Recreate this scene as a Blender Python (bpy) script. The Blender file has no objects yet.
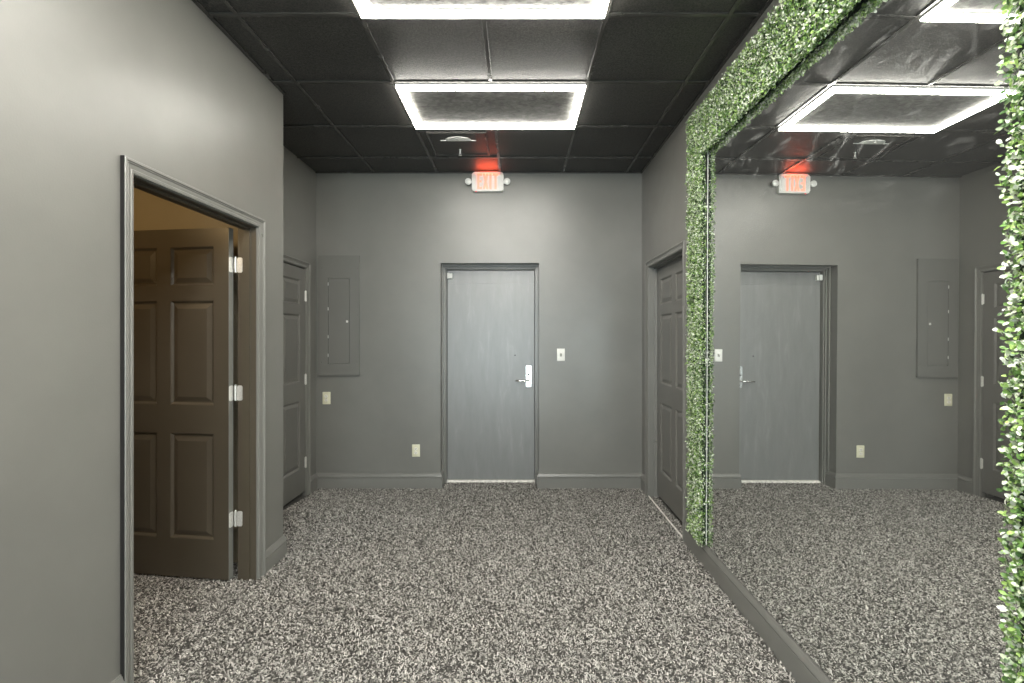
import bpy, bmesh, math, random
import numpy as np
from mathutils import Vector, Matrix, Euler

random.seed(7)
rng = np.random.default_rng(7)
S = bpy.context.scene
COL = S.collection

# ------------------------------------------------------------------ dimensions (metres, camera axis = +Y)
CAMZ = 1.473
CEIL = 3.068
FARY = 4.523            # far wall face
XR = 1.206              # right wall face
XL = -1.541             # near left partition face
XLB = -1.652             # its other face
XA = -1.962             # alcove wall face
YC = 3.052              # end of the near left partition
YB = -2.5               # wall behind the camera


def floor_z(x, y):
    """the carpeted floor rises a few centimetres towards the near left"""
    def ss(a, b, v):
        t = np.clip((v - a) / (b - a), 0, 1)
        return t * t * (3 - 2 * t)
    return 0.040 * ss(0.1, -1.45, x) * ss(4.5, 3.7, y)


# ------------------------------------------------------------------ materials
def new_mat(name):
    m = bpy.data.materials.new(name)
    m.use_nodes = True
    nt = m.node_tree
    nt.nodes.clear()
    out = nt.nodes.new('ShaderNodeOutputMaterial')
    b = nt.nodes.new('ShaderNodeBsdfPrincipled')
    nt.links.new(b.outputs[0], out.inputs[0])
    return m, nt, b


def node(nt, typ, **kw):
    n = nt.nodes.new(typ)
    for k, v in kw.items():
        if k.startswith('i_'):
            n.inputs[k[2:].replace('_', ' ')].default_value = v
        else:
            setattr(n, k, v)
    return n


def coords(nt, scale=(1, 1, 1)):
    tc = nt.nodes.new('ShaderNodeTexCoord')
    mp = nt.nodes.new('ShaderNodeMapping')
    mp.inputs['Scale'].default_value = scale
    nt.links.new(tc.outputs['Object'], mp.inputs['Vector'])
    return mp.outputs['Vector']


def ramp(nt, fac, stops):
    r = nt.nodes.new('ShaderNodeValToRGB')
    el = r.color_ramp.elements
    while len(el) < len(stops):
        el.new(0.5)
    for e, (p, c) in zip(el, stops):
        e.position = p
        e.color = (*c, 1) if len(c) == 3 else c
    nt.links.new(fac, r.inputs[0])
    return r.outputs['Color']


def noise(nt, vec, scale, detail=3, rough=0.5, dist=0.0):
    n = node(nt, 'ShaderNodeTexNoise')
    n.inputs['Scale'].default_value = scale
    n.inputs['Detail'].default_value = detail
    n.inputs['Roughness'].default_value = rough
    n.inputs['Distortion'].default_value = dist
    nt.links.new(vec, n.inputs['Vector'])
    return n.outputs['Fac']


def bump(nt, bsdf, height, strength, dist=0.002):
    b = nt.nodes.new('ShaderNodeBump')
    b.inputs['Strength'].default_value = strength
    b.inputs['Distance'].default_value = dist
    nt.links.new(height, b.inputs['Height'])
    nt.links.new(b.outputs[0], bsdf.inputs['Normal'])


def paint(name, col, var=0.12, rough=0.45, bscale=160, bstr=0.12, spec=0.5, vscale=2.2):
    """painted surface with faint roller mottling and scuffs"""
    m, nt, b = new_mat(name)
    v = coords(nt)
    n = noise(nt, v, vscale, 5, 0.6)
    lo = tuple(c * (1 - var) for c in col)
    hi = tuple(c * (1 + var) for c in col)
    nt.links.new(ramp(nt, n, [(0.3, lo), (0.7, hi)]), b.inputs['Base Color'])
    rn = noise(nt, v, 6, 4, 0.6)
    mr = node(nt, 'ShaderNodeMapRange')
    mr.inputs['To Min'].default_value = max(0.03, rough - 0.06)
    mr.inputs['To Max'].default_value = rough + 0.06
    nt.links.new(rn, mr.inputs['Value'])
    nt.links.new(mr.outputs[0], b.inputs['Roughness'])
    b.inputs['Specular IOR Level'].default_value = spec
    bump(nt, b, noise(nt, v, bscale, 2, 0.5), bstr, 0.002)
    return m


def plain(name, col, rough=0.5, metal=0.0, var=0.06, scale=30, bstr=0.0):
    m, nt, b = new_mat(name)
    v = coords(nt)
    n = noise(nt, v, scale, 3, 0.5)
    nt.links.new(ramp(nt, n, [(0.3, tuple(c * (1 - var) for c in col)), (0.7, tuple(min(1, c * (1 + var)) for c in col))]), b.inputs['Base Color'])
    b.inputs['Roughness'].default_value = rough
    b.inputs['Metallic'].default_value = metal
    if bstr:
        bump(nt, b, n, bstr, 0.001)
    return m


def emitter(name, col, strength):
    m, nt, b = new_mat(name)
    b.inputs['Base Color'].default_value = (*[min(1, c) for c in col], 1)
    b.inputs['Emission Color'].default_value = (*col, 1)
    b.inputs['Emission Strength'].default_value = strength
    return m


M = {}
GREY = (0.165, 0.163, 0.148)
M['wall'] = paint('grey_wall_paint', GREY, 0.07, 0.37, 170, 0.16, 0.8)
M['trim'] = paint('grey_trim_paint', (0.180, 0.178, 0.163), 0.05, 0.30, 90, 0.015, 0.7)
M['door'] = paint('grey_door_paint', (0.150, 0.147, 0.134), 0.06, 0.36, 120, 0.06)
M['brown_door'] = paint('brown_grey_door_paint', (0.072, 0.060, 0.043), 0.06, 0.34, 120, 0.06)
M['panel'] = paint('grey_panel_paint', (0.150, 0.149, 0.136), 0.04, 0.38, 120, 0.05)
M['warmwall'] = paint('side_room_paint', (0.32, 0.28, 0.20), 0.06, 0.45, 170, 0.12)
M['grid'] = paint('black_grid_paint', (0.050, 0.048, 0.044), 0.2, 0.26, 60, 0.03)
M['black'] = plain('matte_black', (0.008, 0.0065, 0.006), 0.9)
M['chrome'] = plain('bright_metal', (0.86, 0.86, 0.84), 0.22, 1.0, 0.04, 40)
M['hinge'] = plain('hinge_metal', (0.80, 0.79, 0.75), 0.34, 0.55, 0.12, 160, 0.25)
M['white'] = plain('white_plastic', (0.80, 0.80, 0.76), 0.35, 0, 0.03)
M['ivory'] = plain('ivory_plastic', (0.62, 0.60, 0.44), 0.4, 0, 0.05)
M['ivory2'] = plain('pale_receptacle_plastic', (0.74, 0.72, 0.64), 0.35, 0, 0.04)
M['slot'] = plain('dark_slot', (0.03, 0.03, 0.03), 0.6)
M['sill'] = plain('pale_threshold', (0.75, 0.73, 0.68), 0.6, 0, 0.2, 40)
M['led'] = emitter('led_diffuser', (1.0, 0.965, 0.885), 46.0)
M['led_boosted_fill'] = emitter('led_diffuser_boosted_fill', (1.0, 0.965, 0.90), 145.0)  # boosted emission on unseen lights, added to brighten the near wall and floor
M['letter'] = emitter('exit_letter_glow', (1.0, 0.28, 0.18), 1.0)
M['red'] = emitter('red_indicator', (1.0, 0.03, 0.05), 1.6)

# far steel door: scuffed semi-gloss paint
m, nt, b = new_mat('grey_steel_door_paint')
v = coords(nt)
n1 = noise(nt, coords(nt, (9, 9, 1.6)), 1.6, 6, 0.65, 0.4)
nt.links.new(ramp(nt, n1, [(0.30, (0.170, 0.173, 0.168)), (0.58, (0.195, 0.198, 0.193)), (0.72, (0.235, 0.238, 0.232))]), b.inputs['Base Color'])
b.inputs['Roughness'].default_value = 0.36
b.inputs['Specular IOR Level'].default_value = 1.0
bump(nt, b, noise(nt, coords(nt, (1, 1, 0.25)), 420, 2, 0.5), 0.10, 0.001)
M['steel_door'] = m

# ceiling tile: black painted mineral fibre
m, nt, b = new_mat('black_ceiling_tile')
v = coords(nt)
n1 = noise(nt, v, 105, 5, 0.7)
n2 = noise(nt, v, 1.4, 4, 0.6)
mx = node(nt, 'ShaderNodeMix', data_type='RGBA', blend_type='MULTIPLY')
mx.inputs['Factor'].default_value = 1.0
nt.links.new(ramp(nt, n1, [(0.36, (0.012, 0.0115, 0.011)), (0.64, (0.072, 0.069, 0.063))]), mx.inputs['A'])
nt.links.new(ramp(nt, n2, [(0.3, (0.75, 0.75, 0.75)), (0.7, (1.2, 1.2, 1.2))]), mx.inputs['B'])
nt.links.new(mx.outputs['Result'], b.inputs['Base Color'])
b.inputs['Roughness'].default_value = 0.48
bump(nt, b, n1, 0.6, 0.004)
M['tile'] = m

# dusty tile inside a light frame
m, nt, b = new_mat('dusty_light_panel')
v = coords(nt, (1, 1.6, 1))
n1 = noise(nt, v, 17, 7, 0.72, 0.6)
nt.links.new(ramp(nt, n1, [(0.36, (0.04, 0.04, 0.038)), (0.50, (0.115, 0.113, 0.105)), (0.68, (0.24, 0.24, 0.225))]), b.inputs['Base Color'])
b.inputs['Roughness'].default_value = 0.6
bump(nt, b, noise(nt, coords(nt), 120, 4, 0.6), 0.4, 0.003)
M['dust'] = m

# carpet backing + pile
M['carpet'] = plain('carpet_backing', (0.060, 0.057, 0.052), 0.95, 0, 0.5, 90, 0.5)
m, nt, b = new_mat('carpet_pile_yarn')
at = node(nt, 'ShaderNodeAttribute', attribute_name='tint')
nt.links.new(at.outputs['Color'], b.inputs['Base Color'])
b.inputs['Roughness'].default_value = 0.85
b.inputs['Specular IOR Level'].default_value = 0.2
M['pile'] = m

# boxwood leaves
m, nt, b = new_mat('boxwood_leaf')
at = node(nt, 'ShaderNodeAttribute', attribute_name='tint')
nt.links.new(at.outputs['Color'], b.inputs['Base Color'])
b.inputs['Roughness'].default_value = 0.38
b.inputs['Specular IOR Level'].default_value = 0.6
M['leaf'] = m
M['backing'] = plain('hedge_backing', (0.012, 0.028, 0.010), 0.8, 0, 0.3, 60)

# mirror glass with a smeary film
m, nt, b = new_mat('smeared_mirror')
nt.nodes.remove(b)
out = [n for n in nt.nodes if n.type == 'OUTPUT_MATERIAL'][0]
gl = node(nt, 'ShaderNodeBsdfGlossy')
gl.inputs['Color'].default_value = (0.90, 0.915, 0.90, 1)
gl.inputs['Roughness'].default_value = 0.0
df = node(nt, 'ShaderNodeBsdfDiffuse')
df.inputs['Color'].default_value = (0.75, 0.76, 0.74, 1)
tc = nt.nodes.new('ShaderNodeTexCoord')
sep = nt.nodes.new('ShaderNodeSeparateXYZ')
nt.links.new(tc.outputs['Object'], sep.inputs[0])
v = coords(nt, (1, 1.4, 4.0))
w1 = noise(nt, v, 2.3, 6, 0.60, 3.0)
v2 = coords(nt, (1, 9.0, 0.9))
w2 = noise(nt, v2, 2.0, 5, 0.6, 0.3)
mxx = node(nt, 'ShaderNodeMath', operation='MAXIMUM')
sm1 = node(nt, 'ShaderNodeMapRange'); sm1.inputs['From Min'].default_value = 0.55; sm1.inputs['From Max'].default_value = 0.78
sm2 = node(nt, 'ShaderNodeMapRange'); sm2.inputs['From Min'].default_value = 0.62; sm2.inputs['From Max'].default_value = 1.1
nt.links.new(w1, sm1.inputs['Value']); nt.links.new(w2, sm2.inputs['Value'])
nt.links.new(sm1.outputs[0], mxx.inputs[0]); nt.links.new(sm2.outputs[0], mxx.inputs[1])
# the wiping marks sit on the upper part of the glass
msk = node(nt, 'ShaderNodeMapRange'); msk.inputs['From Min'].default_value = 0.42; msk.inputs['From Max'].default_value = 0.72
nt.links.new(sep.outputs['Z'], msk.inputs['Value'])
mul = node(nt, 'ShaderNodeMath', operation='MULTIPLY')
nt.links.new(mxx.outputs[0], mul.inputs[0]); nt.links.new(msk.outputs[0], mul.inputs[1])
sc = node(nt, 'ShaderNodeMath', operation='MULTIPLY_ADD')
sc.inputs[1].default_value = 0.24
sc.inputs[2].default_value = 0.02
nt.links.new(mul.outputs[0], sc.inputs[0])
ms = node(nt, 'ShaderNodeMixShader')
nt.links.new(sc.outputs[0], ms.inputs[0]); nt.links.new(gl.outputs[0], ms.inputs[1]); nt.links.new(df.outputs[0], ms.inputs[2])
nt.links.new(ms.outputs[0], out.inputs[0])
M['mirror'] = m

# clear window pane
m, nt, b = new_mat('clear_pane')
nt.nodes.remove(b)
out = [n for n in nt.nodes if n.type == 'OUTPUT_MATERIAL'][0]
tr = node(nt, 'ShaderNodeBsdfTransparent'); tr.inputs['Color'].default_value = (0.93, 0.96, 0.96, 1)
gl = node(nt, 'ShaderNodeBsdfGlossy'); gl.inputs['Roughness'].default_value = 0.02
ms = node(nt, 'ShaderNodeMixShader'); ms.inputs[0].default_value = 0.06
nt.links.new(tr.outputs[0], ms.inputs[1]); nt.links.new(gl.outputs[0], ms.inputs[2]); nt.links.new(ms.outputs[0], out.inputs[0])
M['pane'] = m


# ------------------------------------------------------------------ mesh helpers
def box(bm, x0, x1, y0, y1, z0, z1, bev=0.0, seg=2):
    vs = [bm.verts.new(p) for p in ((x0, y0, z0), (x1, y0, z0), (x1, y1, z0), (x0, y1, z0), (x0, y0, z1), (x1, y0, z1), (x1, y1, z1), (x0, y1, z1))]
    fs = [bm.faces.new([vs[i] for i in f]) for f in ((0, 3, 2, 1), (4, 5, 6, 7), (0, 1, 5, 4), (1, 2, 6, 5), (2, 3, 7, 6), (3, 0, 4, 7))]
    if bev:
        es = list({e for f in fs for e in f.edges})
        bmesh.ops.bevel(bm, geom=es, offset=bev, segments=seg, affect='EDGES', profile=0.6)
    return vs


def cyl(bm, c, axis, r0, r1, h, n=24, caps=True):
    """tapered cylinder from c along axis"""
    a = Vector(axis).normalized()
    q = a.to_track_quat('Z', 'Y').to_matrix().to_4x4()
    mt = Matrix.Translation(Vector(c) + a * h / 2) @ q
    bmesh.ops.create_cone(bm, cap_ends=caps, segments=n, radius1=r0, radius2=r1, depth=h, matrix=mt)


def lathe(bm, c, axis, prof, n=28):
    a = Vector(axis).normalized()
    q = a.to_track_quat('Z', 'Y').to_matrix()
    rings = []
    for r, h in prof:
        rings.append([bm.verts.new(Vector(c) + q @ Vector((r * math.cos(2 * math.pi * k / n), r * math.sin(2 * math.pi * k / n), h))) for k in range(n)])
    for A, B in zip(rings, rings[1:]):
        for k in range(n):
            bm.faces.new((A[k], A[(k + 1) % n], B[(k + 1) % n], B[k]))
    bm.faces.new(rings[0][::-1]); bm.faces.new(rings[-1])


def prism(bm, poly, f, d0, d1):
    """poly (u,v) pairs extruded from depth d0 to d1; f(u,v,d) -> point"""
    A = [bm.verts.new(f(u, v, d0)) for u, v in poly]
    B = [bm.verts.new(f(u, v, d1)) for u, v in poly]
    n = len(poly)
    bm.faces.new(A); bm.faces.new(B[::-1])
    for k in range(n):
        bm.faces.new((A[k], B[k], B[(k + 1) % n], A[(k + 1) % n]))


def obj(name, bm, mat, parent=None, smooth=False):
    bmesh.ops.recalc_face_normals(bm, faces=bm.faces)
    me = bpy.data.meshes.new(name)
    bm.to_mesh(me); bm.free()
    me.materials.append(M[mat])
    if smooth:
        me.polygons.foreach_set('use_smooth', [True] * len(me.polygons))
        try:
            me.set_sharp_from_angle(angle=math.radians(35))
        except Exception:
            pass
    o = bpy.data.objects.new(name, me)
    COL.objects.link(o)
    if parent is not None:
        o.parent = parent
    return o


def tag(o, label, cat, group=None, kind=None):
    o['label'] = label
    o['category'] = cat
    if group:
        o['group'] = group
    if kind:
        o['kind'] = kind
    return o


def struct(name, bm, mat, label, cat):
    return tag(obj(name, bm, mat), label, cat, kind='structure')


def empty(name, loc, label, cat, group=None, rot=0.0):
    e = bpy.data.objects.new(name, None)
    e.empty_display_size = 0.1
    e.location = loc
    e.rotation_euler = (0, 0, rot)
    COL.objects.link(e)
    return tag(e, label, cat, group)


BM = bmesh.new


def wall_plane(bm, axis, a0, a1, u0, u1, z0, z1, holes):
    """slab between a0..a1 across axis ('x' or 'y'), spanning u, z, with rectangular holes"""
    us = sorted({u0, u1, *[h[0] for h in holes], *[h[1] for h in holes]})
    zs = sorted({z0, z1, *[h[2] for h in holes], *[h[3] for h in holes]})

    def solid(i, j):
        if i < 0 or j < 0 or i >= len(us) - 1 or j >= len(zs) - 1:
            return False
        uc, zc = (us[i] + us[i + 1]) / 2, (zs[j] + zs[j + 1]) / 2
        return not any(h[0] < uc < h[1] and h[2] < zc < h[3] for h in holes)

    cache = {}

    def V(i, j, a):
        k = (i, j, a)
        if k not in cache:
            p = (a, us[i], zs[j]) if axis == 'x' else (us[i], a, zs[j])
            cache[k] = bm.verts.new(p)
        return cache[k]

    for i in range(len(us) - 1):
        for j in range(len(zs) - 1):
            if not solid(i, j):
                continue
            for a in (a0, a1):
                bm.faces.new((V(i, j, a), V(i + 1, j, a), V(i + 1, j + 1, a), V(i, j + 1, a)))
            for (di, dj, p, q) in ((-1, 0, (i, j), (i, j + 1)), (1, 0, (i + 1, j), (i + 1, j + 1)), (0, -1, (i, j), (i + 1, j)), (0, 1, (i, j + 1), (i + 1, j + 1))):
                if not solid(i + di, j + dj):
                    bm.faces.new((V(*p, a0), V(*q, a0), V(*q, a1), V(*p, a1)))


# ------------------------------------------------------------------ setting: floor, ceiling, walls
def grid_floor():
    bm = BM()
    xs = np.arange(-3.45, 1.45, 0.12)
    ys = np.arange(YB - 0.1, 5.0, 0.12)
    vs = [[bm.verts.new((x, y, float(floor_z(x, y)))) for y in ys] for x in xs]
    for i in range(len(xs) - 1):
        for j in range(len(ys) - 1):
            bm.faces.new((vs[i][j], vs[i + 1][j], vs[i + 1][j + 1], vs[i][j + 1]))
    return bm


fl = struct('floor', grid_floor(), 'carpet', 'floor under salt-and-pepper grey carpet', 'floor')
if fl.data.polygons[0].normal.z < 0:
    fl.data.flip_normals()

# ceiling: black lay-in tiles in a grid
GX0, GY0, CELL = -0.172, FARY - 0.391, 0.61
gxs = [GX0 + k * CELL for k in range(-3, 4)]
gys = [GY0 - k * CELL for k in range(0, 12)]
bm = BM()
box(bm, -2.10, XR + 0.2, YB - 0.1, FARY + 0.3, CEIL + 0.006, CEIL + 0.10)
ceiling = struct('ceiling', bm, 'tile', 'black drop ceiling of square tiles in a metal grid', 'ceiling')
bm = BM()
for x in gxs:
    if XA < x < XR and abs(x - GX0) > 0.01:
        box(bm, x - 0.012, x + 0.012, YB, FARY, CEIL - 0.003, CEIL + 0.007, 0.0015, 1)
for a, c in [(gys[1] + 0.016, FARY)] + [(gys[k + 1] + 0.018, gys[k] - 0.018) for k in (2, 4, 6)] + [(YB, gys[8] - 0.018)]:
    box(bm, GX0 - 0.012, GX0 + 0.012, a, c, CEIL - 0.003, CEIL + 0.007, 0.0015, 1)
for y in gys:
    if YB < y < FARY:
        box(bm, XA, XR, y - 0.012, y + 0.012, CEIL - 0.0035, CEIL + 0.007, 0.0015, 1)
# wall angle around the edge
box(bm, XL, XL + 0.02, YB, YC, CEIL - 0.006, CEIL + 0.007)
box(bm, XR - 0.02, XR, YB, FARY, CEIL - 0.004, CEIL + 0.007)
box(bm, XA, XR, FARY - 0.02, FARY, CEIL - 0.004, CEIL + 0.007)
obj('ceiling_grid', bm, 'grid', ceiling)

# far wall with the deep door recess
DX0, DX1, DTOP, DY = -0.754, 0.204, 2.193, 4.722
bm = BM()
wall_plane(bm, 'y', FARY, FARY + 0.30, -2.2, XR + 0.2, -0.05, CEIL + 0.1, [(DX0, DX1, -0.05, DTOP)])
struct('wall_far', bm, 'wall', 'grey far wall with the steel door and exit sign', 'wall')

# right wall with its doorway and shallow mirror pocket
RY0, RY1, RTOP = 3.385, 4.28, 2.112
bm = BM()
wall_plane(bm, 'x', XR, XR + 0.03, YB, FARY + 0.01, -0.05, CEIL + 0.1, [(RY0, RY1, -0.05, RTOP), (1.03, 2.96, 0.152, 2.72)])
wall_plane(bm, 'x', XR + 0.03, XR + 0.16, YB, FARY + 0.01, -0.05, CEIL + 0.1, [(RY0, RY1, -0.05, RTOP)])
struct('wall_right', bm, 'wall', 'grey right wall carrying the big mirror', 'wall')

# near left partition with the open doorway
LY0, LY1, LTOP = 1.857, 2.745, 2.119
bm = BM()
wall_plane(bm, 'x', XLB, XL, YB, YC, -0.05, CEIL + 0.1, [(LY0, LY1, -0.05, LTOP)])
struct('wall_left', bm, 'wall', 'pale lit grey left wall with the open doorway', 'wall')
bm = BM()
box(bm, -3.42, XLB - 0.0005, 2.955, YC, -0.05, CEIL + 0.1)
struct('wall_return', bm, 'warmwall', 'warm lit wall seen behind the open door', 'wall')
AY0, AY1, ATOP = 3.39, 4.293, 2.104
bm = BM()
wall_plane(bm, 'x', XA - 0.12, XA, YC, FARY + 0.01, -0.05, CEIL + 0.1, [(AY0, AY1, -0.05, ATOP)])
struct('wall_alcove', bm, 'wall', 'grey wall of the left alcove with a closed panelled door', 'wall')
# side room beyond the open door
bm = BM()
box(bm, -3.52, -3.42, 0.2, YC, -0.05, 2.8)
box(bm, -3.42, XLB, 0.2, 0.3, -0.05, 2.8)
struct('wall_side_room', bm, 'warmwall', 'walls of the small room beyond the open doorway', 'wall')
bm = BM()
box(bm, -3.42, XLB, 0.3, 2.955, 2.72, 2.8)
struct('ceiling_side_room', bm, 'warmwall', 'ceiling of the small room beyond the open doorway', 'ceiling')

# wall behind the camera with a glazed opening for the daylight
WX0, WX1, WZ0, WZ1 = -1.40, 0.80, 0.03, 2.55
bm = BM()
wall_plane(bm, 'y', YB - 0.12, YB, -1.8, XR + 0.2, -0.05, CEIL + 0.1, [(WX0, WX1, WZ0, WZ1)])
struct('wall_back', bm, 'wall', 'grey wall behind the viewer with a glazed opening', 'wall')
bm = BM()
for a in ((WX0, WX0 + 0.06, WZ0, WZ1), (WX1 - 0.06, WX1, WZ0, WZ1), (WX0 + 0.06, WX1 - 0.06, WZ0, WZ0 + 0.06), (WX0 + 0.06, WX1 - 0.06, WZ1 - 0.06, WZ1), (-0.155, -0.095, WZ0 + 0.06, WZ1 - 0.06)):
    box(bm, a[0], a[1], YB - 0.09, YB - 0.03, a[2], a[3], 0.004, 1)
win = struct('window_1', bm, 'black', 'glazed entrance window in the wall behind the viewer', 'window')
bm = BM()
box(bm, WX0 + 0.06, WX1 - 0.06, YB - 0.066, YB - 0.060, WZ0 + 0.06, WZ1 - 0.06)
obj('window_pane', bm, 'pane', win)

# ------------------------------------------------------------------ baseboards
BPROF = [(0, -0.05), (0.016, -0.05), (0.016, 0.107), (0.0110, 0.1095), (0.0110, 0.1125), (0.0175, 0.1155), (0.0175, 0.119), (0.0085, 0.143), (0.0055, 0.1445), (0.0055, 0.150), (0, 0.151)]


def baseboard(bm, pts, lift=0.0):
    """moulded baseboard along a plan polyline; the room is on the LEFT of travel"""
    n = len(pts)
    rows = []
    for i, p in enumerate(pts):
        p = Vector(p)
        ds = []
        if i > 0:
            ds.append((p - Vector(pts[i - 1])).normalized())
        if i < n - 1:
            ds.append((Vector(pts[i + 1]) - p).normalized())
        ns = [Vector((-d.y, d.x)) for d in ds]
        nn = ns[0] if len(ns) == 1 else (ns[0] + ns[1]) / (1 + ns[0].dot(ns[1]))
        rows.append([bm.verts.new((p.x + nn.x * t, p.y + nn.y * t, z + lift)) for t, z in BPROF])
    for A, B in zip(rows, rows[1:]):
        for k in range(len(BPROF)):
            k2 = (k + 1) % len(BPROF)
            bm.faces.new((A[k], A[k2], B[k2], B[k]))
    bm.faces.new(rows[0]); bm.faces.new(rows[-1][::-1])


CW = 0.058   # casing width
bm = BM()
baseboard(bm, [(DX0, DY - 0.05), (DX0, FARY), (XA, FARY), (XA, AY1 + CW)])
baseboard(bm, [(XR, RY1 + CW), (XR, FARY), (DX1, FARY), (DX1, DY - 0.05)])
struct('baseboard_far', bm, 'trim', 'grey moulded baseboard along the far wall', 'baseboard')
bm = BM()
baseboard(bm, [(XR, YB), (XR, RY0 - CW)])
struct('baseboard_right', bm, 'trim', 'grey moulded baseboard under the big mirror', 'baseboard')
bm = BM()
baseboard(bm, [(XA, YC), (XL, YC), (XL, LY1 + 0.066)], 0.020)
baseboard(bm, [(XL, LY0 - 0.05), (XL, YB)], 0.016)
struct('baseboard_left', bm, 'trim', 'grey moulded baseboard along the left wall', 'baseboard')


# ------------------------------------------------------------------ door casings
def casing_loop(bm, f, u0, u1, zt, w0, w1, wt, prof_w):
    """mitred casing; prof (fraction of width, thickness); f(u, z, t) -> point"""
    L = []
    for s, t in prof_w:
        a, c, d = w0 * s, w1 * s, wt * s
        L.append([bm.verts.new(f(u, z, t)) for u, z in ((u0 - a, -0.05), (u0 - a, zt + d), (u1 + c, zt + d), (u1 + c, -0.05))])
    n = len(L)
    for k in range(n):
        A, B = L[k], L[(k + 1) % n]
        for i in range(3):
            bm.faces.new((A[i], A[i + 1], B[i + 1], B[i]))
    bm.faces.new([l[0] for l in L]); bm.faces.new([l[3] for l in L][::-1])


CPROF = [(0.06, 0.0), (0.06, 0.009), (0.14, 0.012), (0.30, 0.013), (0.36, 0.010), (0.62, 0.0135), (0.70, 0.0175), (0.76, 0.0145), (0.82, 0.019), (0.96, 0.019), (1.0, 0.016), (1.0, 0.0)]


def stops(bm, f, u0, u1, zt, ta, tb, p=0.012):
    """door stop strips inside the opening, t from ta to tb"""
    for (a, c, z0, z1) in ((u0, u0 + p, -0.03, zt), (u1 - p, u1, -0.03, zt), (u0 + p, u1 - p, zt - p, zt)):
        poly = [(a, z0), (c, z0), (c, z1), (a, z1)]
        prism(bm, poly, f, ta, tb)


fL = lambda u, z, t: Vector((XL + t, u, z))
bm = BM()
casing_loop(bm, fL, LY0, LY1, LTOP, 0.054, 0.066, 0.058, CPROF)
tr1 = struct('trim_1', bm, 'trim', 'grey moulded casing around the open left doorway', 'door frame')
bm = BM()
stops(bm, fL, LY0 + 0.003, LY1 - 0.003, LTOP - 0.003, -0.074, -0.037)
stops(bm, fL, LY0, LY1, LTOP, XLB - XL, -0.004, 0.003)
obj('jamb', bm, 'brown_door', tr1)['label'] = 'dark brown door jamb and stop'

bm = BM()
box(bm, XL + 0.0005, XL + 0.0158, LY0 - 0.0565, LY0 - 0.0542, -0.03, LTOP + 0.058)  # thin black strip over the outer side of the left casing leg
obj('casing_edge', bm, 'black', tr1)['label'] = 'black outer edge of the casing'

fA = lambda u, z, t: Vector((XA + t, u, z))
bm = BM()
casing_loop(bm, fA, AY0, AY1, ATOP, CW, 0.066, CW, CPROF)
stops(bm, fA, AY0, AY1, ATOP, -0.09, -0.05)
struct('trim_2', bm, 'trim', 'grey casing around the closed door in the left alcove', 'door frame')

fR = lambda u, z, t: Vector((XR - t, u, z))
bm = BM()
casing_loop(bm, fR, RY0, RY1, RTOP, 0.05, CW, 0.056, CPROF)
stops(bm, fR, RY0, RY1, RTOP, -0.073, -0.045)
struct('trim_3', bm, 'trim', 'grey casing around the door beside the green hedge frame', 'door frame')

# steel frame in the far recess: hollow metal jamb with a rabbet
fF = lambda u, z, t: Vector((u, FARY - t, z))
bm = BM()
STEP = [(0.000, -0.105, -0.125), (0.000, -0.125, -0.300)]
for (wd, ta, tb) in ((0.012, -0.100, -0.135), (0.024, -0.135, -0.155), (0.034, -0.155, -0.235)):
    for (a, c, z0, z1) in ((DX0, DX0 + wd, -0.03, DTOP), (DX1 - wd, DX1, -0.03, DTOP), (DX0 + wd, DX1 - wd, DTOP - wd * 1.15, DTOP)):
        prism(bm, [(a, z0), (c, z0), (c, z1), (a, z1)], fF, ta, tb)
struct('trim_4', bm, 'trim', 'grey stepped steel frame in the far door recess', 'door frame')
bm = BM()
box(bm, DX0 + 0.034, DX1 - 0.034, DY - 0.025, DY + 0.05, -0.02, 0.022, 0.004, 1)
struct('trim_5', bm, 'sill', 'pale threshold strip under the far steel door', 'threshold')
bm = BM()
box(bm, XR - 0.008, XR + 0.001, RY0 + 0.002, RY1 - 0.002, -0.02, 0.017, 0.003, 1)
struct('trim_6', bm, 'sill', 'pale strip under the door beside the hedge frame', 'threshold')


# ------------------------------------------------------------------ doors
def six_panel(w, h, t, stile=0.096, mull=0.088):
    """leaf: x 0..w from the hinge side, y 0..t, z 0..h, moulded raised panels both sides"""
    pw = (w - 2 * stile - mull) / 2
    xs = [0, stile, stile + pw, stile + pw + mull, w - stile, w]
    rows = [0.229, 0.623, 0.168, 0.617, 0.088, 0.230, 0.107]
    k = h / sum(rows)
    zs = [0]
    for r in rows:
        zs.append(zs[-1] + r * k)
    bm = BM()
    for side, y in ((1, t), (-1, 0.0)):
        V = [[bm.verts.new((x, y, z)) for z in zs] for x in xs]
        panels = []
        for i in range(5):
            for j in range(7):
                q = [V[i][j], V[i + 1][j], V[i + 1][j + 1], V[i][j + 1]]
                f = bm.faces.new(q if side < 0 else q[::-1])
                if i in (1, 3) and j in (1, 3, 5):
                    panels.append(f)
        bm.normal_update()
        for th, dp in ((0.005, -0.003), (0.009, -0.009), (0.007, 0.0), (0.026, 0.0095)):
            bmesh.ops.inset_individual(bm, faces=panels, thickness=th, depth=dp, use_even_offset=True)
    # rim
    bm.verts.ensure_lookup_table()
    for (x0, y0, z0, x1, y1, z1) in ((0, 0, 0, 0, t, h), (w, 0, 0, w, t, h)):
        bm.faces.new([bm.verts.new(p) for p in ((x0, 0, 0), (x0, t, 0), (x0, t, h), (x0, 0, h))])
    for z in (0, h):
        bm.faces.new([bm.verts.new(p) for p in ((0, 0, z), (w, 0, z), (w, t, z), (0, t, z))])
    bmesh.ops.remove_doubles(bm, verts=bm.verts, dist=1e-5)
    return bm


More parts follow.
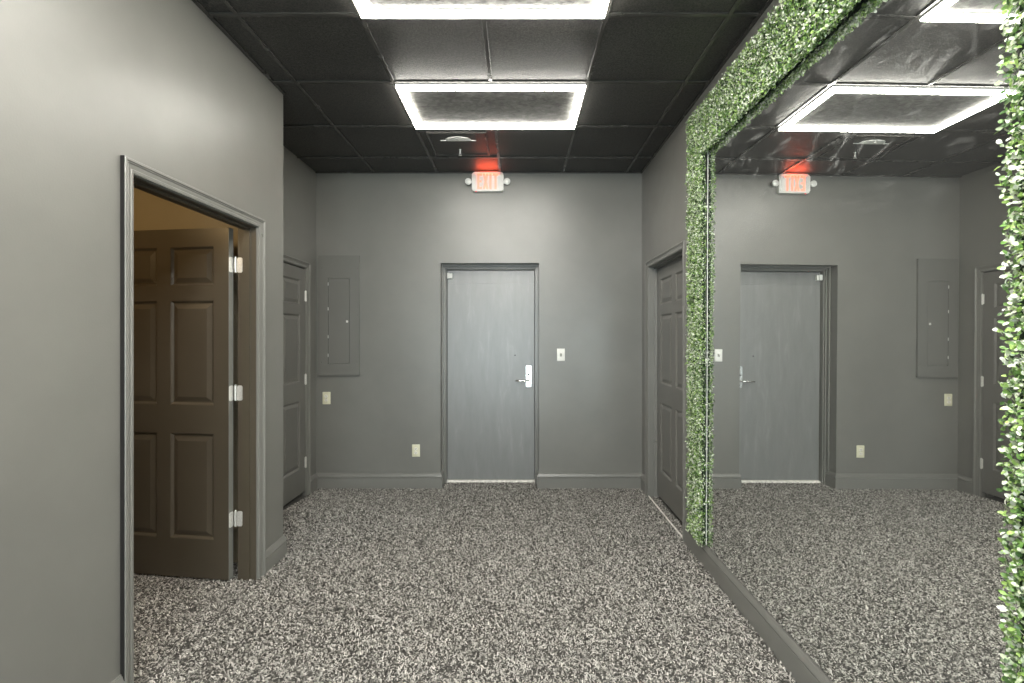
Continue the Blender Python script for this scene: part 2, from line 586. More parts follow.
def rrect(cx, cz, w, h, r, n=5):
    P = []
    for sx, sz, a0 in ((1, 1, 0), (-1, 1, 90), (-1, -1, 180), (1, -1, 270)):
        for k in range(n + 1):
            a = math.radians(a0 + 90 * k / n)
            P.append((cx + sx * (w / 2 - r) + r * math.cos(a), cz + sz * (h / 2 - r) + r * math.sin(a)))
    return P


# door 1: standing open into the side room, hinge on the far jamb
T = 0.036
d1 = obj('door_1', six_panel(0.850, 2.055, T), 'brown_door', smooth=False)  # brown-grey base colour, same as the jamb
tag(d1, 'brown six-panel door standing open in the left doorway', 'door', kind='structure')
bm = BM()
box(bm, -0.0008, 0.004, 0.0004, T - 0.0004, 0.001, 2.054)
obj('door_edge', bm, 'trim', d1)['label'] = 'light grey hinge edge'
d1.location = (-1.681, 2.744, 0.056)
d1.rotation_euler = (0, 0, math.radians(180 - 7.5))
inv1 = (Matrix.Translation(d1.location) @ d1.rotation_euler.to_matrix().to_4x4()).inverted()
for zc in (1.897, 1.143, 0.402):
    z = zc - 0.056
    bm = BM()
    # leaf let into the door edge (local x = 0 side)
    f = lambda u, v_, d: Vector((-d, u, v_))
    prism(bm, rrect(T / 2 - 0.001, z, T - 0.001, 0.089, 0.010), f, -0.001, 0.0022)
    # leaf on the jamb and the knuckle, given in room coordinates
    g = lambda u, v_, d: inv1 @ Vector((u, 2.7420 - d, v_))
    prism(bm, rrect(-1.640, zc, 0.032, 0.089, 0.010), g, 0.0, 0.0024)
    for k in range(5):
        z0 = zc - 0.0445 + k * 0.0178
        p = inv1 @ Vector((-1.665, 2.741, z0))
        cyl(bm, p, (0, 0, 1), 0.0066, 0.0066, 0.0166, 16)
    p = inv1 @ Vector((-1.665, 2.741, zc + 0.0445))
    cyl(bm, p, (0, 0, 1), 0.0052, 0.003, 0.006, 12)
    for sz in (-0.03, 0.0, 0.03):
        cyl(bm, (-0.0018, T / 2 + (0.006 if sz else -0.006), z + sz), (-1, 0, 0), 0.0036, 0.003, 0.0016, 12)
        cyl(bm, inv1 @ Vector((-1.638 + (0.005 if sz else -0.005), 2.7400, zc + sz)), inv1.to_3x3() @ Vector((0, -1, 0)), 0.0036, 0.003, 0.0016, 12)
    h = obj('hinge', bm, 'hinge', d1, True)
    h['label'] = 'bright bare-metal butt hinge'

# door 2: closed door in the alcove
d2 = obj('door_2', six_panel(AY1 - AY0 - 0.008, 2.040, T), 'door')
tag(d2, 'closed grey six-panel door in the left alcove', 'door', kind='structure')
d2.location = (XA - T - 0.002, AY1 - 0.004, 0.056)
d2.rotation_euler = (0, 0, math.radians(-90))
for zc in (1.851, 1.084, 0.318):
    z = zc - 0.056
    bm = BM()
    for k in range(5):
        cyl(bm, (-0.002, T + 0.006, z - 0.045 + k * 0.018), (0, 0, 1), 0.0075, 0.0075, 0.0168, 16)
    for (a, c) in ((-0.012, -0.004), (0.0, 0.010)):
        box(bm, a, c, T - 0.002, T + 0.0025, z - 0.045, z + 0.045)
    for e in (-0.051, 0.045):
        cyl(bm, (-0.002, T + 0.006, z + e), (0, 0, 1), 0.005, 0.005, 0.006, 12)
    h = obj('hinge', bm, 'hinge', d2, True)
    h['label'] = 'bright metal hinge knuckle'

# door 3: flush steel door
fw, fh = (DX1 - 0.037) - (DX0 + 0.037), DTOP - 0.042 - 0.026
bm = BM()
box(bm, 0, fw, 0, 0.045, 0, fh, 0.0025, 1)
d3 = obj('door_3', bm, 'steel_door')
tag(d3, 'flush grey steel door with a lever handle in the far wall', 'door', kind='structure')
d3.location = (DX1 - 0.037, DY + 0.045, 0.026)
d3.rotation_euler = (0, 0, math.pi)


def D3(X, z):                 # room x, z -> door local x, z
    return (DX1 - 0.037) - X, z - 0.026


# escutcheon plate with keyway and screws, lever
px, pz = D3(0.108, 1.075)
pl = lambda u, v_, d: Vector((u, 0.045 + d, v_))
bm = BM()
prism(bm, rrect(px, pz, 0.052, 0.215, 0.008), pl, -0.002, 0.007)
bmesh.ops.bevel(bm, geom=[e for e in bm.edges if all(abs(v_.co.y - 0.052) < 1e-4 for v_ in e.verts)], offset=0.002, segments=2, affect='EDGES')
hp = obj('handle_plate', bm, 'chrome', d3, True)
bm = BM()
for dz in (0.092, -0.085):
    cyl(bm, (px, 0.0515, pz + dz), (0, 1, 0), 0.0055, 0.0048, 0.0015, 14)
cyl(bm, (px, 0.0515, pz + 0.018), (0, 1, 0), 0.011, 0.010, 0.003, 20)
box(bm, px - 0.0016, px + 0.0016, 0.0535, 0.0552, pz + 0.011, pz + 0.025)
obj('keyway', bm, 'slot', hp)
bm = BM()
lz = D3(0, 1.033)[1]
cyl(bm, (px, 0.050, lz), (0, 1, 0), 0.013, 0.011, 0.012, 20)
# lever as a bent tube
path = [(px, 0.058, lz), (px, 0.092, lz), (px + 0.010, 0.104, lz), (px + 0.024, 0.107, lz), (px + 0.075, 0.107, lz), (px + 0.118, 0.106, lz), (px + 0.128, 0.098, lz), (px + 0.131, 0.086, lz)]
path = [Vector(p) for p in path]
rings = []
for i, p in enumerate(path):
    d = (path[min(i + 1, len(path) - 1)] - path[max(i - 1, 0)]).normalized()
    s = d.cross(Vector((0, 0, 1))).normalized()
    r = 0.0085
    rings.append([bm.verts.new(p + s * r * math.cos(a) + Vector((0, 0, 1)) * r * math.sin(a)) for a in [2 * math.pi * k / 14 for k in range(14)]])
for A, B in zip(rings, rings[1:]):
    for k in range(14):
        bm.faces.new((A[k], A[(k + 1) % 14], B[(k + 1) % 14], B[k]))
bm.faces.new(rings[0]); bm.faces.new(rings[-1])
obj('lever', bm, 'chrome', d3, True)['label'] = 'polished lever handle'
bm = BM()
vx, vz = D3(-0.030, 1.287)
lathe(bm, (vx, 0.0445, vz), (0, 1, 0), [(0.007, 0), (0.007, 0.003), (0.0055, 0.004), (0.0035, 0.0045), (0.003, 0.003)], 18)
obj('peephole', bm, 'slot', d3, True)
# raised band across the leaf near its head
bm = BM()
box(bm, 0.002, fw - 0.002, 0.0445, 0.049, fh - 0.135, fh - 0.052, 0.0008, 1)
obj('head_band', bm, 'steel_door', d3)

# door contact sensor in the recess corner
bm = BM()
box(bm, DX0 + 0.040, DX0 + 0.066, DY - 0.040, DY - 0.0005, 2.062, 2.120, 0.003, 2)
cs = obj('alarm_contact', bm, 'white')
tag(cs, 'small white door contact block in the upper left corner of the far steel door', 'sensor')
bm = BM()
box(bm, DX0 + 0.068, DX0 + 0.092, DY - 0.030, DY - 0.0005, 2.064, 2.118, 0.003, 2)
obj('magnet_block', bm, 'white', cs)

# door 4: closed door on the right
d4 = obj('door_4', six_panel(RY1 - RY0 - 0.008, 2.072, T), 'door')
tag(d4, 'closed grey six-panel door recessed in the right wall', 'door', kind='structure')
d4.location = (XR + 0.075 + T, RY0 + 0.004, 0.030)
d4.rotation_euler = (0, 0, math.radians(90))

# ------------------------------------------------------------------ breaker panel
e = empty('breaker_panel', (-1.734, FARY, 1.681), 'grey painted breaker panel cover on the far wall by the alcove', 'electrical panel')
fP = lambda u, v_, d: Vector((u, -d, v_))


def frame_prism(bm, w0, h0, w1, h1, cu, cv, f, d0, d1):
    o = [(-w0 / 2, -h0 / 2), (w0 / 2, -h0 / 2), (w0 / 2, h0 / 2), (-w0 / 2, h0 / 2)]
    i_ = [(cu - w1 / 2, cv - h1 / 2), (cu + w1 / 2, cv - h1 / 2), (cu + w1 / 2, cv + h1 / 2), (cu - w1 / 2, cv + h1 / 2)]
    for k in range(4):
        k2 = (k + 1) % 4
        prism(bm, [o[k], o[k2], i_[k2], i_[k]], f, d0, d1)


bm = BM()
frame_prism(bm, 0.398, 1.162, 0.209, 0.828, 0.0, -0.052, fP, -0.004, 0.023)
bmesh.ops.remove_doubles(bm, verts=bm.verts, dist=1e-5)
cov = obj('panel_cover', bm, 'panel', e)
bm = BM()
prism(bm, rrect(0.0, -0.052, 0.203, 0.822, 0.003, 2), fP, 0.001, 0.0212)
pd = obj('panel_door', bm, 'panel', e)
bm = BM()
prism(bm, rrect(0.082, -0.045, 0.034, 0.060, 0.006), fP, 0.0190, 0.0235)
obj('latch_plate', bm, 'panel', pd)
bm = BM()
prism(bm, rrect(0.081, -0.058, 0.020, 0.022, 0.004), fP, 0.0220, 0.0265)
lt = obj('latch', bm, 'hinge', pd, True)
for z in (0.29, 0.05, -0.22, -0.40):
    bm = BM()
    cyl(bm, (-0.1035, -0.0225, z), (0, 0, 1), 0.0028, 0.0028, 0.03, 10)
    obj('hinge_pin', bm, 'hinge', pd, True)
for (u, z) in ((-0.17, 0.455), (0.175, 0.455), (-0.17, -0.455), (0.172, -0.455), (0.176, 0.0)):
    bm = BM()
    lathe(bm, (u, -0.0225, z), (0, -1, 0), [(0.0075, 0), (0.0075, 0.0012), (0.005, 0.003), (0.001, 0.0036)], 16)
    obj('screw', bm, 'panel', cov, True)


# ------------------------------------------------------------------ outlets and switch
def wall_plate(bm, w=0.077, h=0.120):
    A = rrect(0, 0, w, h, 0.004)
    B = rrect(0, 0, w - 0.012, h - 0.012, 0.003)
    n = len(A)
    a0 = [bm.verts.new((u, 0, v_)) for u, v_ in A]
    a1 = [bm.verts.new((u, -0.0035, v_)) for u, v_ in A]
    b1 = [bm.verts.new((u, -0.0075, v_)) for u, v_ in B]
    for P, Q in ((a0, a1), (a1, b1)):
        for k in range(n):
            bm.faces.new((P[k], P[(k + 1) % n], Q[(k + 1) % n], Q[k]))
    bm.faces.new(a0[::-1]); bm.faces.new(b1)


def outlet(X, z, label, rot=0.0):
    e = empty('outlet', (X, FARY, z), label, 'outlet', 'duplex outlets on the far wall')
    bm = BM()
    wall_plate(bm)
    pl_ = obj('face_plate', bm, 'ivory', e, True)
    for s in (1, -1):
        bm = BM()
        poly = [(0.0165 * math.cos(a), s * 0.0195 + max(-0.013, min(0.013, 0.0165 * math.sin(a)))) for a in [2 * math.pi * k / 28 for k in range(28)]]
        prism(bm, poly, fP, 0.0070, 0.0100)
        bmesh.ops.remove_doubles(bm, verts=bm.verts, dist=1e-6)
        r = obj('receptacle', bm, 'ivory2', e)
        bm = BM()
        for du, hh in ((-0.0063, 0.009), (0.0063, 0.0075)):
            box(bm, du - 0.0011, du + 0.0011, -0.0106, -0.0098, s * 0.0195 + 0.003 - hh / 2, s * 0.0195 + 0.003 + hh / 2)
        cyl(bm, (0, -0.0098, s * 0.0195 - 0.0072), (0, -1, 0), 0.0026, 0.0026, 0.0008, 12)
        obj('slots', bm, 'slot', r)
    bm = BM()
    lathe(bm, (0, -0.0072, 0), (0, -1, 0), [(0.0035, 0), (0.0035, 0.001), (0.001, 0.002)], 12)
    obj('screw', bm, 'chrome', e, True)
    return e


outlet(-1.862, 0.879, 'ivory duplex outlet just below the grey breaker panel')
outlet(-0.992, 0.368, 'ivory duplex outlet low on the far wall, left of the steel door')

e = empty('light_switch', (0.417, FARY, 1.300), 'white toggle light switch on the far wall right of the steel door', 'switch')
bm = BM(); wall_plate(bm, 0.076, 0.120)
obj('face_plate', bm, 'white', e, True)
bm = BM()
frame_prism(bm, 0.016, 0.030, 0.010, 0.024, 0, 0, fP, 0.006, 0.0085)
obj('toggle_slot', bm, 'slot', e)
bm = BM()
prism(bm, [(-0.0045, -0.010), (0.0045, -0.010), (0.0045, 0.010), (-0.0045, 0.010)], fP, 0.004, 0.0075)
prism(bm, [(-0.004, 0.0), (0.004, 0.0), (0.004, 0.010), (-0.004, 0.010)], lambda u, v_, d: Vector((u, -d, v_ + (d - 0.007) * 0.6)), 0.007, 0.019)
obj('toggle', bm, 'ivory2', e)
for s in (1, -1):
    bm = BM()
    lathe(bm, (0, -0.0072, s * 0.030), (0, -1, 0), [(0.0042, 0), (0.0042, 0.001), (0.001, 0.002)], 12)
    obj('screw', bm, 'hinge' if s > 0 else 'white', e, True)

# ------------------------------------------------------------------ exit sign with emergency lamp heads
EX, EZ = -0.2925, 2.9695
e = empty('exit_sign', (EX, FARY, EZ), 'white lit exit sign with two round lamp heads high on the far wall', 'exit sign')
bm = BM()
prism(bm, rrect(0, 0, 0.304, 0.186, 0.024, 6), fP, 0.0, 0.050)
bmesh.ops.bevel(bm, geom=[ed for ed in bm.edges if all(abs(v_.co.y + 0.050) < 1e-4 for v_ in ed.verts)], offset=0.008, segments=3, affect='EDGES')
obj('housing', bm, 'white', e, True)
bm = BM()
prism(bm, rrect(0, 0, 0.262, 0.164, 0.014, 5), fP, 0.049, 0.0525)
obj('sign_face', bm, 'white', e, True)
LH, ST = 0.148, 0.021


def strokes(ch):
    h = LH / 2
    if ch == 'E':
        return [[(-0.022, -h), (-0.022 + ST, -h), (-0.022 + ST, h), (-0.022, h)]] + [[(-0.022 + ST, z - 0.0095), (0.024 - (0.004 if z == 0 else 0), z - 0.0095), (0.024 - (0.004 if z == 0 else 0), z + 0.0095), (-0.022 + ST, z + 0.0095)] for z in (-h + 0.0095, 0, h - 0.0095)]
    if ch == 'X':
        return [[(-0.027, -h), (-0.027 + ST, -h), (0.027, h), (0.027 - ST, h)], [(0.027 - ST, -h), (0.027, -h), (-0.027 + ST, h), (-0.027, h)]]
    if ch == 'I':
        return [[(-ST / 2, -h), (ST / 2, -h), (ST / 2, h), (-ST / 2, h)]]
    return [[(-ST / 2, -h), (ST / 2, -h), (ST / 2, h - 0.019), (-ST / 2, h - 0.019)], [(-0.026, h - 0.019), (0.026, h - 0.019), (0.026, h), (-0.026, h)]]


for ch, off in (('E', -0.078), ('X', -0.019), ('I', 0.028), ('T', 0.076)):
    bm = BM()
    for n_, poly in enumerate(strokes(ch)):
        prism(bm, [(u + off, v_) for u, v_ in poly], fP, 0.0515 - 0.0002 * n_, 0.0545 + 0.0003 * n_)
    obj('letter', bm, 'letter', e)['label'] = 'red glowing letter ' + ch
for s in (-1, 1):
    bm = BM()
    box(bm, *sorted((s * 0.148, s * 0.172)), -0.032, -0.014, -0.010, 0.012, 0.003, 1)
    arm = obj('lamp_arm', bm, 'white', e, True)
    bm = BM()
    lathe(bm, (s * 0.187, -0.016, 0.002), (0, -1, 0), [(0.014, -0.012), (0.024, 0.0), (0.030, 0.022), (0.031, 0.034), (0.027, 0.036)], 28)
    hd = obj('lamp_head', bm, 'white', e, True)
    bm = BM()
    lathe(bm, (s * 0.187, -0.050, 0.002), (0, -1, 0), [(0.026, 0), (0.024, 0.004), (0.016, 0.008), (0.004, 0.010)], 24)
    obj('lens', bm, 'white', hd, True)
bm = BM()
lathe(bm, (-0.112, -0.040, -0.092), (0, 0, -1), [(0.006, -0.002), (0.006, 0.003), (0.003, 0.006)], 12)
obj('indicator_light', bm, 'red', e, True)

# ------------------------------------------------------------------ square LED frame lights
def led_light(yc, label, source=None, strong=False):
    xc = GX0
    if source is not None:
        r = source.copy(); COL.objects.link(r)
        r.location = (xc, yc, CEIL)
        r['label'] = label
        for ch in source.children:
            c = ch.copy(); COL.objects.link(c); c.parent = r
            if strong and ch.name.startswith('diffuser'):
                c.data = ch.data.copy(); c.data.materials[0] = M['led_boosted_fill']
        return r
    r = empty('frame_light', (xc, yc, CEIL), label, 'ceiling light', 'rectangular frame lights in the black ceiling')
    W, H, B = 1.196, 0.594, 0.047
    for (nm, mt, z0, z1, w, h, b_) in (('housing', 'white', -0.013, -0.0035, W, H, B), ('diffuser', 'led', -0.024, -0.013, W - 0.002, H - 0.002, B - 0.002)):
        bm = BM()
        f = lambda u, v_, d: Vector((u, v_, d))
        frame_prism(bm, w, h, w - 2 * b_, h - 2 * b_, 0, 0, f, z0, z1)
        bmesh.ops.remove_doubles(bm, verts=bm.verts, dist=1e-6)
        obj(nm, bm, mt, r)
    bm = BM()
    box(bm, -W / 2 + B - 0.002, W / 2 - B + 0.002, -H / 2 + B - 0.002, H / 2 - B + 0.002, -0.008, 0.004)
    p = obj('center_panel', bm, 'dust', r)
    p['label'] = 'dusty mottled tile inside the light frame'
    return r


L1 = led_light((gys[1] + gys[2]) / 2, 'glowing rectangular LED frame light nearer the exit sign')
L2 = led_light((gys[3] + gys[4]) / 2, 'glowing rectangular LED frame light cut by the top of the photo', L1)
L3 = led_light((gys[5] + gys[6]) / 2, 'unseen rectangular LED frame light above the viewer, boosted as fill', L1, True)
L4 = led_light((gys[7] + gys[8]) / 2, 'unseen rectangular LED frame light behind the viewer, boosted as fill', L1, True)

# ------------------------------------------------------------------ ceiling fittings
fC = lambda u, v_, d: Vector((u, v_, d))
e = empty('access_panel', (-0.484, 3.85, CEIL), 'black square access panel frame in the ceiling before the exit sign', 'ceiling panel')
bm = BM()
frame_prism(bm, 0.47, 0.45, 0.445, 0.425, 0, 0, fC, -0.006, 0.006)
obj('panel_frame', bm, 'grid', e)
bm = BM()
box(bm, -0.222, 0.222, -0.212, 0.212, 0.000, 0.0065)
obj('panel_board', bm, 'tile', e)

e = empty('half_round_plate', (-0.484, 3.765, CEIL - 0.001), 'pale half-round plate on the black ceiling access panel', 'ceiling fitting')
bm = BM()
N = 24
outer = [(0.105 * math.cos(math.pi + math.pi * k / N), 0.072 * math.sin(math.pi + math.pi * k / N)) for k in range(N + 1)]
top = [bm.verts.new((u, v_, 0.0)) for u, v_ in outer]
mid = [bm.verts.new((u * 0.92, v_ * 0.92, -0.006)) for u, v_ in outer]
inn = [bm.verts.new((u * 0.55, v_ * 0.55, -0.009)) for u, v_ in outer]
for A, B in ((top, mid), (mid, inn)):
    for k in range(N):
        bm.faces.new((A[k], A[k + 1], B[k + 1], B[k]))
bm.faces.new(inn); bm.faces.new(top[::-1])
bm.faces.new((top[0], mid[0], inn[0], inn[-1], mid[-1], top[-1]))
obj('domed_plate', bm, 'white', e, True)
bm = BM()
box(bm, -0.145, 0.145, 0.0, 0.006, -0.006, 0.0, 0.001, 1)
obj('back_flange', bm, 'white', e)
bm = BM()
lathe(bm, (0.0, -0.035, -0.006), (0, 0, -1), [(0.011, 0), (0.011, 0.006), (0.005, 0.011)], 14)
obj('center_screw', bm, 'hinge', e, True)

e = empty('sprinkler_head', (-0.492, 3.955, CEIL), 'small white pendant sprinkler head hanging from the ceiling access panel', 'sprinkler')
bm = BM()
lathe(bm, (0, 0, 0.0), (0, 0, -1), [(0.010, 0), (0.010, 0.004), (0.0065, 0.006), (0.0065, 0.026), (0.008, 0.028), (0.008, 0.034)], 18)
obj('sprinkler_body', bm, 'white', e, True)
bm = BM()
for s in (-1, 1):
    box(bm, s * 0.007 - 0.0015, s * 0.007 + 0.0015, -0.002, 0.002, -0.048, -0.033)
obj('yoke', bm, 'white', e)
bm = BM()
lathe(bm, (0, 0, -0.048), (0, 0, -1), [(0.003, -0.002), (0.012, 0.0), (0.0125, 0.0015), (0.004, 0.003)], 18)
obj('deflector', bm, 'white', e, True)

# ------------------------------------------------------------------ mirror (leans and turns very slightly)
MY0, MY1, MZ0, MZ1 = 1.05, 2.945, 0.156, 2.71
mc = Vector((1.206, (MY0 + MY1) / 2, (MZ0 + MZ1) / 2))
nrm = Vector((-1.0, -0.008, 0.004)).normalized()
ya = Vector((0, 1, 0)); ya = (ya - nrm * ya.dot(nrm)).normalized()
xa = -nrm                                          # local +x points into the wall
za = xa.cross(ya).normalized()
R = Matrix((xa, ya, za)).transposed().to_4x4()
e = empty('mirror', mc, 'huge smeared wall mirror on the right wall framed in green hedge', 'mirror')
e.rotation_euler = R.to_euler()
hw, hh = (MY1 - MY0) / 2, (MZ1 - MZ0) / 2
bm = BM()
box(bm, 0.0, 0.006, -hw, hw, -hh, hh)
obj('glass', bm, 'mirror', e)
bm = BM()
box(bm, -0.002, 0.008, hw - 0.001, hw + 0.0012, -hh, hh, 0.0008, 1)
obj('edge_strip', bm, 'white', e)

# ------------------------------------------------------------------ boxwood hedge frame
XF = XR - 0.020


def leaf_mesh(name, rects, dens, parent, edges=()):
    """rects in (y0,y1,z0,z1); leaves stand off the wall towards -x"""
    P = []; 
    for (y0, y1, z0, z1) in rects:
        n = int((y1 - y0) * (z1 - z0) * dens)
        yy = rng.uniform(y0 - 0.004, y1 + 0.004, n); zz = rng.uniform(z0 - 0.004, z1 + 0.004, n)
        P.append(np.stack([yy, zz], 1))
    P = np.concatenate(P); n = len(P)
    # sprig centres give the surface its lumps
    lump = 0.5 + 0.5 * np.sin(P[:, 0] * 97 + 2.1 * np.sin(P[:, 1] * 61)) * np.sin(P[:, 1] * 103 + 1.7 * np.sin(P[:, 0] * 71))
    depth = -0.004 + 0.040 * rng.random(n) ** 0.75 * (0.55 + 0.45 * lump)
    base = np.stack([np.full(n, XF) - depth, P[:, 0], P[:, 1]], 1)
    for (y0, y1, z0, z1) in edges:      # low leaves that fill the rim next to the glass
        q = (P[:, 0] > y0) & (P[:, 0] < y1) & (P[:, 1] > z0) & (P[:, 1] < z1)
        depth[q] = rng.uniform(-0.010, 0.026, int(q.sum()))
    base[:, 0] = XF - depth
    # growth direction: out of the wall with a strong random sideways part
    ang = rng.uniform(0, 2 * np.pi, n)
    side = rng.uniform(0.45, 1.5, n)
    D = np.stack([-np.ones(n) * rng.uniform(0.25, 1.0, n), side * np.cos(ang), side * np.sin(ang) + 0.15], 1)
    D /= np.linalg.norm(D, axis=1)[:, None]
    up = rng.normal(size=(n, 3)) * 0.45 + np.array([-0.9, 0, 0.35])
    Wd = np.cross(D, up); Wd /= np.linalg.norm(Wd, axis=1)[:, None]
    Nn = np.cross(Wd, D)
    Ln = rng.uniform(0.010, 0.0170, n)[:, None]
    wd = Ln * rng.uniform(0.26, 0.36, n)[:, None]
    sgn = np.where(Nn[:, :1] > 0, -1, 1)
    Nn = Nn * sgn
    v0 = base
    v1 = base + D * Ln * 0.42 + Wd * wd + Nn * Ln * 0.10
    v2 = base + D * Ln * 0.42 - Wd * wd + Nn * Ln * 0.10
    v3 = base + D * Ln * 0.82 + Wd * wd * 0.75 + Nn * Ln * 0.02
    v4 = base + D * Ln * 0.82 - Wd * wd * 0.75 + Nn * Ln * 0.02
    v5 = base + D * Ln * 1.0 - Nn * Ln * 0.08
    vm = base + D * Ln * 0.55 
    V = np.stack([v0, v1, v2, v3, v4, v5, vm], 1).reshape(-1, 3)
    o = (np.arange(n) * 7)[:, None]
    tris = np.concatenate([o + np.array(t)[None] for t in ((0, 1, 6), (0, 6, 2), (1, 3, 6), (6, 4, 2), (3, 5, 6), (6, 5, 4))], 1).reshape(-1)
    me = bpy.data.meshes.new(name)
    me.vertices.add(len(V)); me.vertices.foreach_set('co', V.reshape(-1).astype(np.float32))
    nl = len(tris); me.loops.add(nl); me.loops.foreach_set('vertex_index', tris.astype(np.int32))
    me.polygons.add(nl // 3); me.polygons.foreach_set('loop_start', np.arange(0, nl, 3, dtype=np.int32))
    me.polygons.foreach_set('use_smooth', np.ones(nl // 3, dtype=bool))
    me.update(calc_edges=True); me.validate()
    # leaf tints: deep green, fresh green, lime and pale mint painting in gloss highlights and variegated tips
    pal = np.array([[0.045, 0.10, 0.025], [0.13, 0.25, 0.06], [0.28, 0.43, 0.11], [0.52, 0.61, 0.40], [0.72, 0.76, 0.65]])
    idx = rng.choice(5, n, p=[0.15, 0.22, 0.22, 0.21, 0.20])
    c = pal[idx] * rng.uniform(0.8, 1.2, n)[:, None]
    c = np.clip(c, 0, 0.85)
    cols = np.concatenate([np.repeat(c, 7, axis=0), np.ones((n * 7, 1))], 1).astype(np.float32)
    ca = me.color_attributes.new('tint', 'FLOAT_COLOR', 'POINT')
    ca.data.foreach_set('color', cols.reshape(-1))
    me.materials.append(M['leaf'])
    ob = bpy.data.objects.new(name, me); COL.objects.link(ob)
    ob.parent = parent
    ob.matrix_parent_inverse = Matrix.Translation(parent.location).inverted()
    return ob


hedge = empty('hedge_frame', (XR, (0.76 + 3.20) / 2, 0.152), 'green artificial boxwood hedge border around the wall mirror', 'hedge frame')
SL = (2.945, 3.185, 0.152, 2.655)
ST_ = (0.76, 3.185, 2.655, 2.950)
SR = (0.76, 1.102, 0.152, 2.655)
for (y0, y1, z0, z1) in (SL, ST_, SR):
    bm = BM()
    ly0, ly1, lz0 = y0 - 0.006 * ((y0, y1, z0, z1) == SL), y1 + 0.008 * ((y0, y1, z0, z1) == SR), z0 - 0.014 * ((y0, y1, z0, z1) == ST_)
    if (y0, y1, z0, z1) == ST_:
        box(bm, XR - 0.028, XR - 0.019, y0, y1, z0 + 0.014, z1)
    else:
        box(bm, XR - 0.028, XR - 0.019, y0 + 0.004, y1 - 0.010, z0, z1 + 0.013)
    bk = obj('hedge_strip', bm, 'backing', hedge)
    bk.matrix_parent_inverse = Matrix.Translation(hedge.location).inverted()
    lf = leaf_mesh('foliage', [(ly0, ly1, lz0, z1)], 33000, hedge, [(2.93, 2.962, 0, 2.7)]) if (y0, y1, z0, z1) != ST_ else leaf_mesh('foliage', [(ly0, ly1, lz0, z1), (0.9, 2.96, lz0 - 0.004, z0 + 0.004), (0.9, 2.96, lz0 - 0.004, z0 + 0.002)], 33000, hedge, [(0.9, 2.96, lz0 - 0.01, z0 + 0.001)])
    lf.parent = bk
    lf.matrix_parent_inverse = Matrix.Translation(hedge.location).inverted() @ Matrix.Translation(hedge.location)


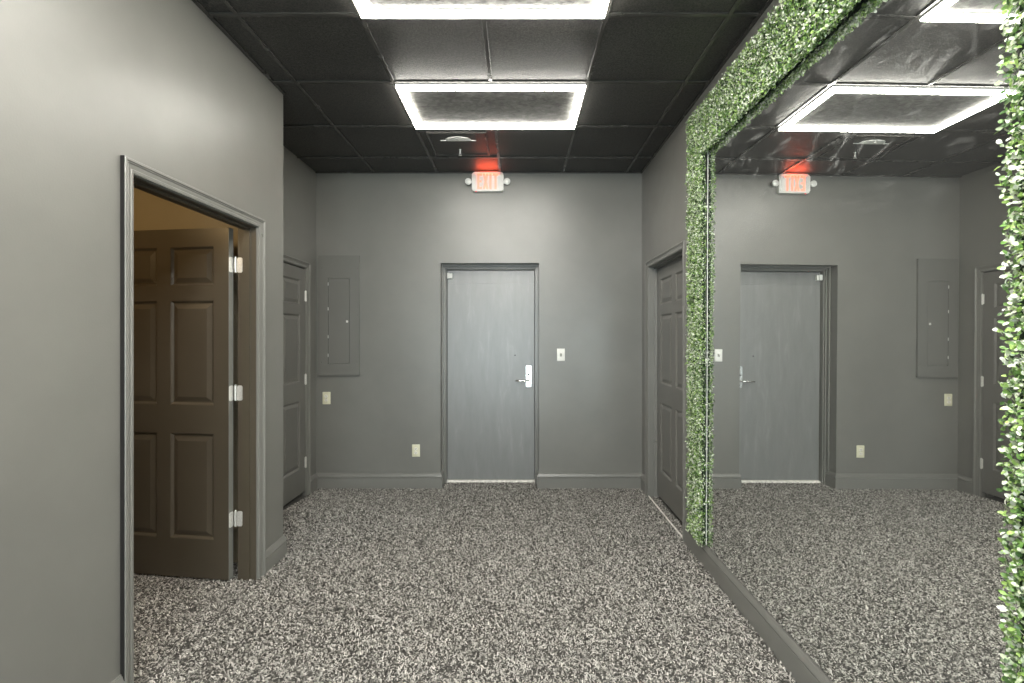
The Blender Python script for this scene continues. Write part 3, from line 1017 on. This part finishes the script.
# ------------------------------------------------------------------ carpet pile: short twisted yarn tufts
def carpet_pile():
    areas = [(XA + 0.03, XR - 0.022, 0.7, FARY - 0.022), (XR - 0.022, XR + 0.07, RY0 + 0.01, RY1 - 0.01), (DX0 + 0.03, DX1 - 0.03, FARY - 0.022, DY - 0.03), (-3.0, XL, LY0 + 0.01, LY1 - 0.01), (-3.2, XLB, 1.2, 2.95)]
    pts = []
    for k, (x0, x1, y0, y1) in enumerate(areas):
        n = int((x1 - x0) * (y1 - y0) * 21000)
        p = np.stack([rng.uniform(x0, x1, n), rng.uniform(y0, y1, n)], 1)
        if k == 0:      # keep out of the near left partition
            p = p[~((p[:, 0] < XL + 0.012) & (p[:, 1] < YC + 0.012))]
        if k == 3:
            p = p[(p[:, 0] > XLB)]
        if k == 4:
            p = p[p[:, 0] < XLB]
        pts.append(p)
    p = np.concatenate(pts); n = len(p)
    z = floor_z(p[:, 0], p[:, 1])
    a = rng.uniform(0, 2 * np.pi, n)
    lean = rng.uniform(0.35, 1.15, n)          # radians from vertical
    L = rng.uniform(0.010, 0.020, n)
    w = rng.uniform(0.0018, 0.0032, n)
    d = np.stack([np.cos(a) * np.sin(lean), np.sin(a) * np.sin(lean), np.cos(lean)], 1)
    tip = np.stack([np.cos(a + 0.5) * np.sin(lean + 0.7), np.sin(a + 0.5) * np.sin(lean + 0.7), np.cos(lean + 0.7)], 1)
    sd = np.stack([-np.sin(a), np.cos(a), np.zeros(n)], 1)
    sd2 = np.stack([-np.sin(a + 0.5), np.cos(a + 0.5), np.zeros(n)], 1)
    b = np.stack([p[:, 0], p[:, 1], z - 0.001], 1)
    m_ = b + d * (L * 0.5)[:, None]
    t_ = m_ + tip * (L * 0.5)[:, None]
    up = np.cross(d, sd)
    W = w[:, None]
    V = np.stack([b - sd * W, b + sd * W, m_ - sd * W * 1.1, m_ + np.array([0, 0, 1]) * W * 0.8, m_ + sd * W * 1.1, t_ - sd2 * W * 0.9, t_ + np.array([0, 0, 1]) * W * 0.6, t_ + sd2 * W * 0.9], 1).reshape(-1, 3)
    o = (np.arange(n) * 8)[:, None]
    fs = [(0, 3, 2), (0, 1, 3), (1, 4, 3), (2, 3, 6), (2, 6, 5), (3, 4, 7), (3, 7, 6)]
    tris = np.concatenate([o + np.array(t)[None] for t in fs], 1).reshape(-1)
    me = bpy.data.meshes.new('carpet_pile')
    me.vertices.add(len(V)); me.vertices.foreach_set('co', V.reshape(-1).astype(np.float32))
    nl = len(tris); me.loops.add(nl); me.loops.foreach_set('vertex_index', tris.astype(np.int32))
    me.polygons.add(nl // 3); me.polygons.foreach_set('loop_start', np.arange(0, nl, 3, dtype=np.int32))
    me.update(calc_edges=True)
    base = np.array([[0.068, 0.065, 0.060], [0.16, 0.154, 0.140], [0.35, 0.338, 0.310], [0.52, 0.502, 0.465]])
    idx = rng.choice(4, n, p=[0.25, 0.25, 0.30, 0.20])
    c = base[idx] * rng.uniform(0.85, 1.15, n)[:, None]
    cols = np.concatenate([np.repeat(c, 8, axis=0), np.ones((n * 8, 1))], 1).astype(np.float32)
    ca = me.color_attributes.new('tint', 'FLOAT_COLOR', 'POINT')
    ca.data.foreach_set('color', cols.reshape(-1))
    me.materials.append(M['pile'])
    ob = bpy.data.objects.new('carpet_pile', me); COL.objects.link(ob)
    return tag(ob, 'salt-and-pepper grey shag carpet pile covering the floor', 'carpet', kind='stuff')


carpet_pile()


# ------------------------------------------------------------------ lights
def area(name, loc, rot, sx, sy, power, col):
    l = bpy.data.lights.new(name, 'AREA')
    l.shape = 'RECTANGLE'; l.size = sx; l.size_y = sy
    l.energy = power; l.color = col
    o = bpy.data.objects.new(name, l); COL.objects.link(o)
    o.location = loc; o.rotation_euler = rot
    return o


area('daylight', ((WX0 + WX1) / 2, YB - 0.35, 1.35), (math.radians(90), 0, 0), 2.5, 2.7, 230, (0.88, 0.96, 1.0))
l = bpy.data.lights.new('side_room_lamp', 'POINT')
l.energy = 17; l.color = (1.0, 0.66, 0.30); l.shadow_soft_size = 0.10
o = bpy.data.objects.new('side_room_lamp', l); COL.objects.link(o); o.location = (-2.6, 1.7, 2.45)
# the sign's red lamps wash the ceiling tile above it
area('sign_glow', (EX, FARY - 0.085, 3.018), (math.radians(180 + 16), 0, 0), 0.19, 0.03, 0.8, (1.0, 0.09, 0.03))

w = bpy.data.worlds.new('world'); S.world = w
w.use_nodes = True
w.node_tree.nodes['Background'].inputs[0].default_value = (0.75, 0.88, 1.0, 1)
w.node_tree.nodes['Background'].inputs[1].default_value = 0.02

# ------------------------------------------------------------------ camera and view
cam = bpy.data.cameras.new('camera')
co = bpy.data.objects.new('camera', cam); COL.objects.link(co)
co.location = (0, 0, CAMZ)
co.rotation_euler = (math.radians(90), 0, 0)
cam.sensor_fit = 'HORIZONTAL'; cam.sensor_width = 36.0
cam.lens = 465 / 1024 * 36
cam.shift_x = -6 / 1024
cam.shift_y = -4.5 / 1024
cam.clip_start = 0.05
S.camera = co
vs = S.view_settings
vs.view_transform = 'Standard'; vs.look = 'None'; vs.gamma = 1.0; vs.use_curve_mapping = False
vs.exposure = 0.0
S.cycles.max_bounces = 10
S.cycles.diffuse_bounces = 5
S.cycles.caustics_reflective = True
